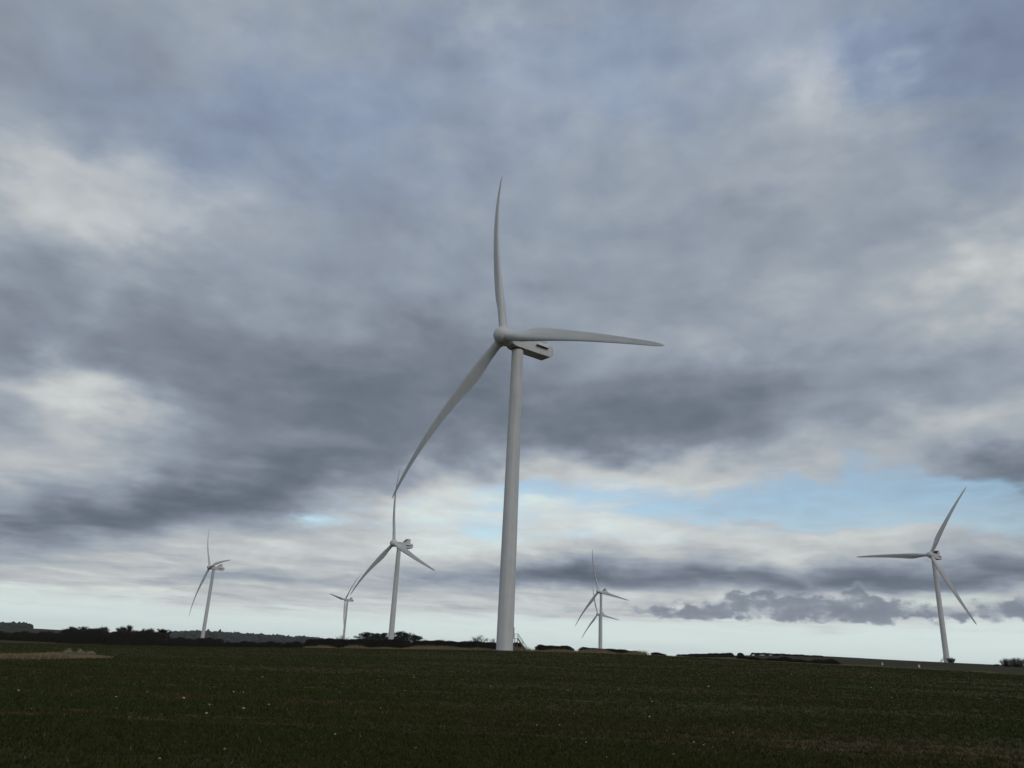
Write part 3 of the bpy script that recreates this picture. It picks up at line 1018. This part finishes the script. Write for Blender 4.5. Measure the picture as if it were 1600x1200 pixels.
# ---------------------------------------------------------------- where things stand
for (p0, p1, h0, h1, w, lb, kw) in [
    ((-57.11, 243.39), (-25.3, 230.62), 2.74, 2.71, 2.2, 'long clipped dark hedge left of the big tower, below the pines', {}),
    ((-25.11, 230.64), (6.65, 223.9), 2.63, 2.2, 2.2, 'long clipped dark hedge meeting the big tower from the left', {}),
    ((9.52, 225.8), (20.13, 225.1), 1.96, 1.63, 2.0, 'short clipped hedge just right of the steel stair', {}),
    ((21.34, 224.99), (38.38, 222.72), 1.58, 0.94, 2.0, 'longer clipped hedge in front of the paired turbines', {}),
    ((43.06, 236.11), (47.28, 235.3), 0.95, 0.75, 1.8, 'tiny hedge stub on the brow right of the clipped hedges', {}),
    ((103.95, 489.07), (136.26, 481.08), 1.55, 2.45, 2.0, 'far thin hedge on the skyline rising to the right', {'n_per_m': 40}),
    ((139.02, 485.49), (143.19, 484.27), 2.51, 2.42, 2.2, 'tiny square of hedge between two far hedges on the skyline', {'n_per_m': 40}),
    ((146.3, 483.34), (190.05, 484.03), 2.61, 1.01, 2.0, 'far gappy hedge on the skyline with light showing under it', {'gappy': 1, 'n_per_m': 60}),
    ((60.91, 213.48), (84.35, 205.35), 0.64, 0.76, 2.4, 'low dark hedge along the right field edge below the skyline', {'clip': 2.5}),
    ((-125.12, 305.36), (-100.06, 301.85), 3.01, 3.47, 3.0, 'tall dark hedge at the foot of the leftmost turbine', {'clip': 3.0}),
    ((-99.26, 300.01), (-67.46, 288.21), 2.24, 2.33, 2.5, 'lower dark hedge under the blue wooded ridge', {'clip': 3.0}),
    ((-173.78, 328.91), (-154.4, 327.42), 5.39, 5.94, 6.0, 'dark understorey thicket below the flat-topped tree clump', {'clip': 4.0}),
    ((-150.01, 318.43), (-126.72, 317.66), 5.11, 5.69, 5.0, 'dark understorey thicket below the right half of the left clump', {'clip': 4.0}),
    ((-222.63, 356.14), (-185.33, 354.48), 2.79, 4.25, 4.0, 'dark overgrown hedge at the far left edge of the field', {'clip': 4.0}),
]:
    place_hedge(p0, p1, h0, h1, w, lb, **kw)
for (nm, x, y, h, sp_, tw, lb, cat, gr, sq, fk) in [
    ('bare_tree', -181.72, 350.72, 6.49, 0.75, 9000, 'bushy bare tree, leftmost of the dark clump', 'tree', 'bare trees behind the field', 1.1, 0.2),
    ('bare_tree', -172.94, 343.97, 6.62, 0.75, 9000, 'bushy bare tree in the dark clump, second from the left', 'tree', 'bare trees behind the field', 1.1, 0.2),
    ('bare_tree', -166.08, 341.79, 6.82, 0.75, 9000, 'bushy bare tree at the right end of the flat-topped clump', 'tree', 'bare trees behind the field', 1.1, 0.2),
    ('bare_tree', -157.6, 334.76, 4.81, 0.7, 2600, 'low bare tree filling the dip between two clumps', 'tree', 'bare trees behind the field', 1.1, 0.2),
    ('bare_tree', -148.84, 327.79, 7.59, 0.7, 6000, 'tallest bare tree with a twiggy crown in the left clump', 'tree', 'bare trees behind the field', 1.0, 0.25),
    ('bare_tree', -142.39, 325.19, 6.39, 0.75, 8000, 'bare tree right of the tallest one in the left clump', 'tree', 'bare trees behind the field', 1.1, 0.2),
    ('bare_tree', -137.0, 324.25, 6.53, 0.75, 8000, 'bare tree near the right end of the left clump', 'tree', 'bare trees behind the field', 1.1, 0.2),
    ('bare_tree', -132.37, 324.0, 6.43, 0.7, 7000, 'bare tree at the right end of the left clump', 'tree', 'bare trees behind the field', 1.1, 0.2),
    ('bare_tree', -96.19, 511.03, 12.48, 0.85, 900, 'thin round bare tree at the foot of the tiny left turbine', 'tree', 'bare trees behind the field', 1.0, 0.4),
    ('bare_tree', -89.55, 512.23, 11.39, 0.8, 700, 'small bare tree between the tiny turbine and the pines', 'tree', 'bare trees behind the field', 1.0, 0.35),
    ('bare_tree', -37.51, 418.32, 8.07, 0.8, 900, 'small bare tree top just right of the pines', 'tree', 'bare trees behind the field', 1.0, 0.35),
    ('bare_tree', -28.5, 419.03, 8.1, 0.8, 900, 'small bare tree top midway between pines and big tower', 'tree', 'bare trees behind the field', 1.0, 0.35),
    ('bare_tree', -14.89, 399.72, 8.99, 0.85, 1100, 'small spreading bare tree left of the big tower, smaller of two', 'tree', 'bare trees behind the field', 1.0, 0.35),
    ('bare_tree', -8.75, 399.9, 9.99, 0.9, 1800, 'spreading bare tree left of the big tower, larger of two', 'tree', 'bare trees behind the field', 1.0, 0.35),
    ('bare_tree', -2.78, 399.99, 8.61, 0.8, 500, 'thin bare tree top touching the left edge of the big tower', 'tree', 'bare trees behind the field', 1.0, 0.4),
]:
    place_bare_tree(nm, (x, y, float(ground_z(np.array([x]), np.array([y]))[0])), h, sp_, tw, lb, cat, gr, sq, fk)
for (x, y, h, w, lb, gr, ln) in [
    (-110.55, 681.09, 19.27, 9.0, 'dark pine at the left end of the pine clump', 'dark pines behind the mid-distance turbine', 0.3),
    (-104.75, 692.12, 18.67, 8.5, 'dark pine second from left in the pine clump', 'dark pines behind the mid-distance turbine', 1.2),
    (-99.68, 713.07, 19.48, 8.5, 'dark pine just left of the turbine tower in the clump', 'dark pines behind the mid-distance turbine', 0.0),
    (-85.41, 694.77, 20.86, 9.5, 'tallest dark pine just right of the turbine tower', 'dark pines behind the mid-distance turbine', -0.5),
    (-78.98, 700.56, 20.12, 9.5, 'dark pine second from right in the pine clump', 'dark pines behind the mid-distance turbine', 0.6),
    (-72.39, 696.25, 18.14, 7.5, 'lowest dark pine at the right end of the pine clump', 'dark pines behind the mid-distance turbine', 1.5),
]:
    place_pine((x, y, float(ground_z(np.array([x]), np.array([y]))[0])), h, w, lb, gr, ln)
for (x, y, h, w, lb, gr, n) in [
    (261.27, 478.29, 3.27, 5.0, 'dark round bush right against the foot of the rightmost turbine', None, 3000),
    (225.05, 366.4, 3.86, 6.0, 'dark bare thicket at the right edge, left part', None, 3200),
    (225.74, 360.09, 4.28, 7.0, 'dark bare thicket at the right edge, middle part', None, 3600),
    (232.05, 362.01, 4.46, 7.5, 'dark bare thicket cut by the right edge of the view', None, 3600),
    (226.74, 377.08, 0.93, 3.0, 'tiny bush left of the thicket at the right edge', None, 800),
]:
    place_bush((x, y, float(ground_z(np.array([x]), np.array([y]))[0])), h, w, lb, gr, n=n)
for (nm, crest, dep, D, wood) in [
    ('hill', [(-22.82, 10.7), (-21.81, 24.4), (-20.74, 30.3), (-19.66, 34.1), (-18.4, 32.2), (-16.4, 32.0), (-14.77, 30.8), (-12.9, 30.1), (-10.58, 23.8)], 700, 3000, (-22.63, -11.0, 2600, 9.0, 'blue-grey far wood covering the distant ridge')),
    ('hill', [(-42.55, -16.3), (-36.94, 1.7), (-30.96, 15.5), (-29.0, 17.3), (-27.3, 17.9), (-24.84, 15.2), (-21.88, 8.2)], 500, 2000, None),
    ('hill', [(-41.6, -2.3), (-35.52, 11.5), (-30.96, 21.7), (-29.66, 23.2), (-29.43, 17.9), (-29.0, 8.6)], 200, 2300, (-41.36, -29.53, 900, 8.0, 'dark flat-topped far wood at the left edge of the view')),
]:
    ho, A, H = make_hill(nm, crest, dep, D)
    if wood:
        # crowns of the wood that covers this hill, too far off to count
        nt = wood[2]
        base = bmesh.new(); bmesh.ops.create_icosphere(base, subdivisions=1, radius=1.0)
        BV = np.array([v.co[:] for v in base.verts]); BF = np.array([[v.index for v in f.verts] for f in base.faces]); base.free()
        a = rng.uniform(wood[0], wood[1], nt); tt = rng.uniform(-.75, .12, nt)
        tt[: nt // 4] = rng.uniform(-.1, .1, nt // 4)
        hh = -8 + (np.interp(a, A, H) + 8) * np.cos(tt * np.pi / 2) ** 1.3
        d = D + tt * dep; s = rng.uniform(.6, 1.25, nt) * wood[3]
        C = np.stack([d * np.sin(np.radians(a)), d * np.cos(np.radians(a)), hh + s * .1], -1)
        V = C[:, None, :] + BV[None] * (1 + .25 * rng.normal(size=(nt, len(BV), 1))) * s[:, None, None] * np.array([1, 1, .9])
        F = (BF[None] + (np.arange(nt) * len(BV))[:, None, None]).reshape(-1, 3)
        wo = put('far_wood', mesh_np('far_wood', V.reshape(-1, 3), F, [M_WOOD], attr=np.repeat(rng.uniform(0, 1, nt), len(BF))))
        tag(wo, wood[4], 'woodland', None, 'stuff')

for (nm, pts, w, per, h, mt, lb) in [
    ('verge_grass', [(-55.94, 239.56, 0.6), (-24.71, 226.66, 0.9), (-13.41, 213.58, 1.2), (-0.22, 206.0, 1.4), (9.23, 203.79, 1.4), (19.42, 203.07, 1.1), (35.57, 200.88, 1.0)], 4.6, 260, 1.45, 'dry', 'long tan dry grass along the foot of the middle hedges'),
    ('verge_grass', [(35.91, 202.85, 1.0), (55.81, 195.18, 0.8), (75.88, 188.29, 0.6), (93.72, 180.07, 0.6), (112.97, 168.66, 0.6)], 1.6, 60, 0.5, 'dry', 'thin pale grass line along the right field edge'),
    ('verge_grass', [(-172.53, 281.31, 0.6), (-140.32, 289.82, 0.8), (-104.05, 281.38, 1.0), (-80.21, 273.48, 1.0), (-59.21, 255.22, 0.8)], 2.5, 45, 0.7, 'bank', 'dull rough grass along the foot of the left hedges'),
    ('bank_grass', [(-49.37, 93.8, 0.6), (-49.16, 96.16, 2.2), (-49.46, 99.37, 1.8), (-50.26, 103.43, 0.4)], 2.4, 900, 1.0, 'dry', 'tall tan dry grass at the right end of the grassy bank'),
    ('bank_grass', [(-50.96, 82.53, 0.5), (-48.17, 84.19, 0.6), (-46.85, 88.35, 0.6), (-48.79, 92.98, 2.0), (-49.05, 97.34, 2.4), (-50.52, 103.31, 0.4)], 3.0, 1300, 0.7, 'dry', 'pale tan dry grass bank in the field at the left edge'),
]:
    grass_strip(nm, pts, w, per, h, {'dry': M_DRY, 'bank': M_BANK}[mt], lb, 'dry grass')


def place_tussock(x, y, h, w, label):
    n = 900
    a0 = rng.normal(size=(n, 3)) * .25
    a = rng.uniform(0, 2 * np.pi, n); r = np.sqrt(rng.uniform(0, 1, n)) * w * .35
    P = np.stack([r * np.cos(a), r * np.sin(a), np.full(n, -.05)], -1)
    D = a0 + np.stack([np.cos(a), np.sin(a), np.zeros(n)], -1) * (r / (w * .35))[:, None] * .55; D[:, 2] = 1; D /= np.linalg.norm(D, axis=1)[:, None]
    V, F = slivers(P, D, h * rng.uniform(.35, 1.05, n) * (1.05 - .4 * r / (w * .35)), .05)
    o = empty('grass_tussock', (x, y, float(ground_z(np.array([x]), np.array([y]))[0]))); tag(o, label, 'grass', 'pale tussocks on the grassy bank')
    put('blades', mesh_np('blades', V, F, [M_STRAW], attr=rng.uniform(0, 1, n)), o)
    k = 90
    q = rng.integers(0, n, k); tips = V.reshape(-1, 3, 3)[q, 2] - D[q] * .12
    V2, F2 = slivers(tips, D[q], .24, .08)
    put('seed_heads', mesh_np('seed_heads', V2, F2, [M_STRAW], attr=rng.uniform(.5, 1, k)), o)


for t_ in [
    (-55.45, 107.55, 1.05, 0.75, 'pale dry tussock on the grassy bank, leftmost of three'),
    (-54.21, 108.18, 0.95, 0.95, 'pale dry tussock on the grassy bank, middle of three'),
    (-52.71, 107.8, 0.8, 0.8, 'pale dry tussock on the grassy bank, rightmost of three'),
]: place_tussock(*t_)


def place_post(x, y, h, label):
    o = empty('marker_post', (x, y, float(ground_z(np.array([x]), np.array([y]))[0]))); tag(o, label, 'post', 'white marker posts')
    mb = MB(); mb.tube([(0, 0, -.2), (0, 0, h)], [.2, .2], 10); put('shaft', mb.mesh('shaft', [M_WHITE], True, 40), o)
    mb = MB(); mb.tube([(0, 0, h), (0, 0, h + .1), (0, 0, h + .17)], [.24, .24, .08], 10); put('cap', mb.mesh('cap', [M_WHITE], True, 40), o)


for t_ in [
    (125.89, 272.31, 0.6, 'small white post on the dark slope between far hedge and right turbine'),
    (115.25, 227.47, 0.5, 'small white post on the dark slope left of the right turbine foot'),
]: place_post(*t_)


# ---------------------------------------------------------------- young crop over the near field
def make_crop():
    n = 300000
    th = rng.uniform(R(-42), R(42), n); r = 14 * (300 / 14) ** rng.uniform(0, 1, n)
    # drilled in rows that run across the view
    x = r * np.sin(th); y = r * np.cos(th)
    y2 = np.round((y + .05 * x) / .25) * .25 - .05 * x + rng.normal(size=n) * .05
    keep = (np.sin(x * .11 + 3 * np.sin(y * .07)) * np.sin(y * .23 + 1.0) + rng.uniform(-1, 1, n)) > -.75
    for yk in WHEEL_MARKS: keep &= (np.abs(y2 + .03 * x - yk) > .24) | (rng.uniform(size=n) < .30)
    keep &= r < np.interp(np.degrees(th), [-42, -30, -12, -5, 10, 42], [310, 318, 268, 214, 200, 197])
    x, y2, r = x[keep], y2[keep], r[keep]; n = len(x)
    z = np.concatenate([ground_z(x[i:i + 30000], y2[i:i + 30000]) for i in range(0, n, 30000)])
    z = z + np.sin(x * .9 + 1.3 * np.sin(y2 * .31)) * np.sin(y2 * .75 + 1.1 * np.sin(x * .23)) * .035
    P = np.stack([x, y2, z - .02], -1)
    Vs = []; Fs = []; k0 = 0
    for b in range(3):
        D = rng.normal(size=(n, 3)) * .75; D[:, 2] = 1; D /= np.linalg.norm(D, axis=1)[:, None]
        V, F = slivers(P + rng.normal(size=(n, 3)) * np.array([.06, .06, 0]), D, rng.uniform(.07, .19, n) * (1 + r * .003), .020 + .0007 * r[:, None])
        Vs.append(V); Fs.append(F + k0); k0 += len(V)
    V = np.concatenate(Vs); F = np.concatenate(Fs)
    tint = np.clip(rng.normal(.40, .14, len(F)), 0, .93); tint[rng.uniform(size=len(F)) < .004] = 1.0
    o = put('crop_shoots', mesh_np('crop_shoots', V, F, [M_SHOOT], attr=tint))
    tag(o, 'short dark green shoots of young crop covering the field', 'crop', None, 'stuff')


make_crop()


# ---------------------------------------------------------------- pale stones lying on the field
def stone_mesh():
    bm = bmesh.new(); bmesh.ops.create_icosphere(bm, subdivisions=2, radius=1.0)
    for v in bm.verts: v.co *= random.uniform(.78, 1.12)
    me = bpy.data.meshes.new('stone'); bm.to_mesh(me); bm.free(); me.materials.append(M_STONE)
    for p in me.polygons: p.use_smooth = True
    return me


STONE = [stone_mesh() for _ in range(4)]
for i, (x, y, s) in enumerate([
    (-7.4, 19.2, 0.027),
    (-6.63, 21.23, 0.029),
    (-9.67, 32.51, 0.055),
    (-10.26, 30.18, 0.039),
    (-11.42, 33.79, 0.038),
    (-13.45, 36.43, 0.051),
    (-16.23, 39.23, 0.048),
    (-21.01, 37.27, 0.045),
    (-15.99, 29.32, 0.033),
    (-9.35, 34.85, 0.038),
    (-15.56, 55.51, 0.061),
    (-6.26, 61.73, 0.061),
    (-7.47, 33.22, 0.028),
    (-4.81, 35.2, 0.035),
    (-4.76, 25.42, 0.032),
    (-2.13, 23.02, 0.026),
    (-5.31, 20.89, 0.023),
    (-12.88, 41.32, 0.046),
    (-12.46, 41.45, 0.035),
    (-16.08, 35.85, 0.032),
    (-17.13, 47.75, 0.041),
    (-5.19, 46.85, 0.038),
    (4.96, 23.99, 0.028),
    (6.44, 26.53, 0.031),
    (6.53, 36.35, 0.036),
    (6.05, 36.72, 0.03),
    (2.3, 31.18, 0.033),
    (1.46, 30.87, 0.025),
    (6.12, 30.54, 0.03),
    (6.62, 26.16, 0.022),
    (7.34, 26.19, 0.027),
    (8.6, 30.95, 0.026),
    (15.14, 45.02, 0.039),
    (16.17, 64.53, 0.065),
    (8.0, 55.75, 0.046),
    (8.39, 45.83, 0.038),
    (2.75, 26.12, 0.024),
    (6.31, 27.33, 0.023),
    (2.94, 22.75, 0.019),
    (3.5, 22.67, 0.022),
    (-17.88, 37.07, 0.024),
    (7.87, 67.63, 0.032),
    (-0.49, 53.97, 0.031),
    (-13.74, 30.86, 0.017),
    (-1.87, 28.87, 0.016),
    (36.35, 63.32, 0.039),
    (12.8, 50.12, 0.017),
    (37.19, 62.5, 0.031),
    (17.99, 36.67, 0.02),
    (35.52, 101.05, 0.06),
    (-7.85, 57.34, 0.031),
    (40.3, 73.99, 0.045),
    (-5.17, 23.46, 0.013),
    (-6.61, 21.14, 0.012),
    (6.03, 25.46, 0.012),
    (8.14, 24.86, 0.009),
    (20.91, 47.31, 0.025),
    (-9.21, 23.01, 0.01),
    (28.06, 59.76, 0.034),
    (-2.81, 27.69, 0.011),
    (-8.03, 22.35, 0.014),
    (2.21, 22.3, 0.009),
    (33.14, 74.31, 0.052),
    (5.16, 30.96, 0.02),
    (9.93, 27.42, 0.01),
    (-8.26, 57.73, 0.023),
    (-6.56, 20.62, 0.008),
    (-6.77, 30.03, 0.019),
    (18.84, 32.6, 0.015),
    (1.95, 26.92, 0.009),
    (10.3, 43.8, 0.023),
    (6.56, 29.59, 0.015),
    (4.42, 53.17, 0.026),
    (-12.06, 28.07, 0.015),
    (15.68, 44.84, 0.016),
    (2.59, 51.46, 0.029),
]):
    o = put('stone', STONE[i % 4], None, (x, y, float(ground_z(np.array([x]), np.array([y]))[0]) + s * .6 + .03))
    o.scale = (s * random.uniform(.9, 1.4), s * random.uniform(.8, 1.2), s * .7); o.rotation_euler = (0, 0, random.uniform(0, 6.28))
    tag(o, 'small pale stone lying on the dark field', 'stone', 'pale stones scattered on the field')


# ---------------------------------------------------------------- moist air
def make_haze():
    mt = bpy.data.materials.new('moist_air'); mt.use_nodes = True
    nt = mt.node_tree; nt.nodes.clear()
    vol = nt.nodes.new('ShaderNodeVolumePrincipled'); out = nt.nodes.new('ShaderNodeOutputMaterial')
    vol.inputs['Color'].default_value = (.86, .92, 1.0, 1); vol.inputs['Density'].default_value = 3.0e-5; vol.inputs['Anisotropy'].default_value = 0.2
    nt.links.new(vol.outputs[0], out.inputs['Volume'])
    mb = MB(); mb.box((0, 0, 76.4), (20400, 20400, 171.2))
    o = put('haze', mb.mesh('haze', [mt])); tag(o, kind='stuff')
    bm = bmesh.new(); bm.from_mesh(o.data); bmesh.ops.recalc_face_normals(bm, faces=bm.faces); bm.to_mesh(o.data); bm.free()


make_haze()
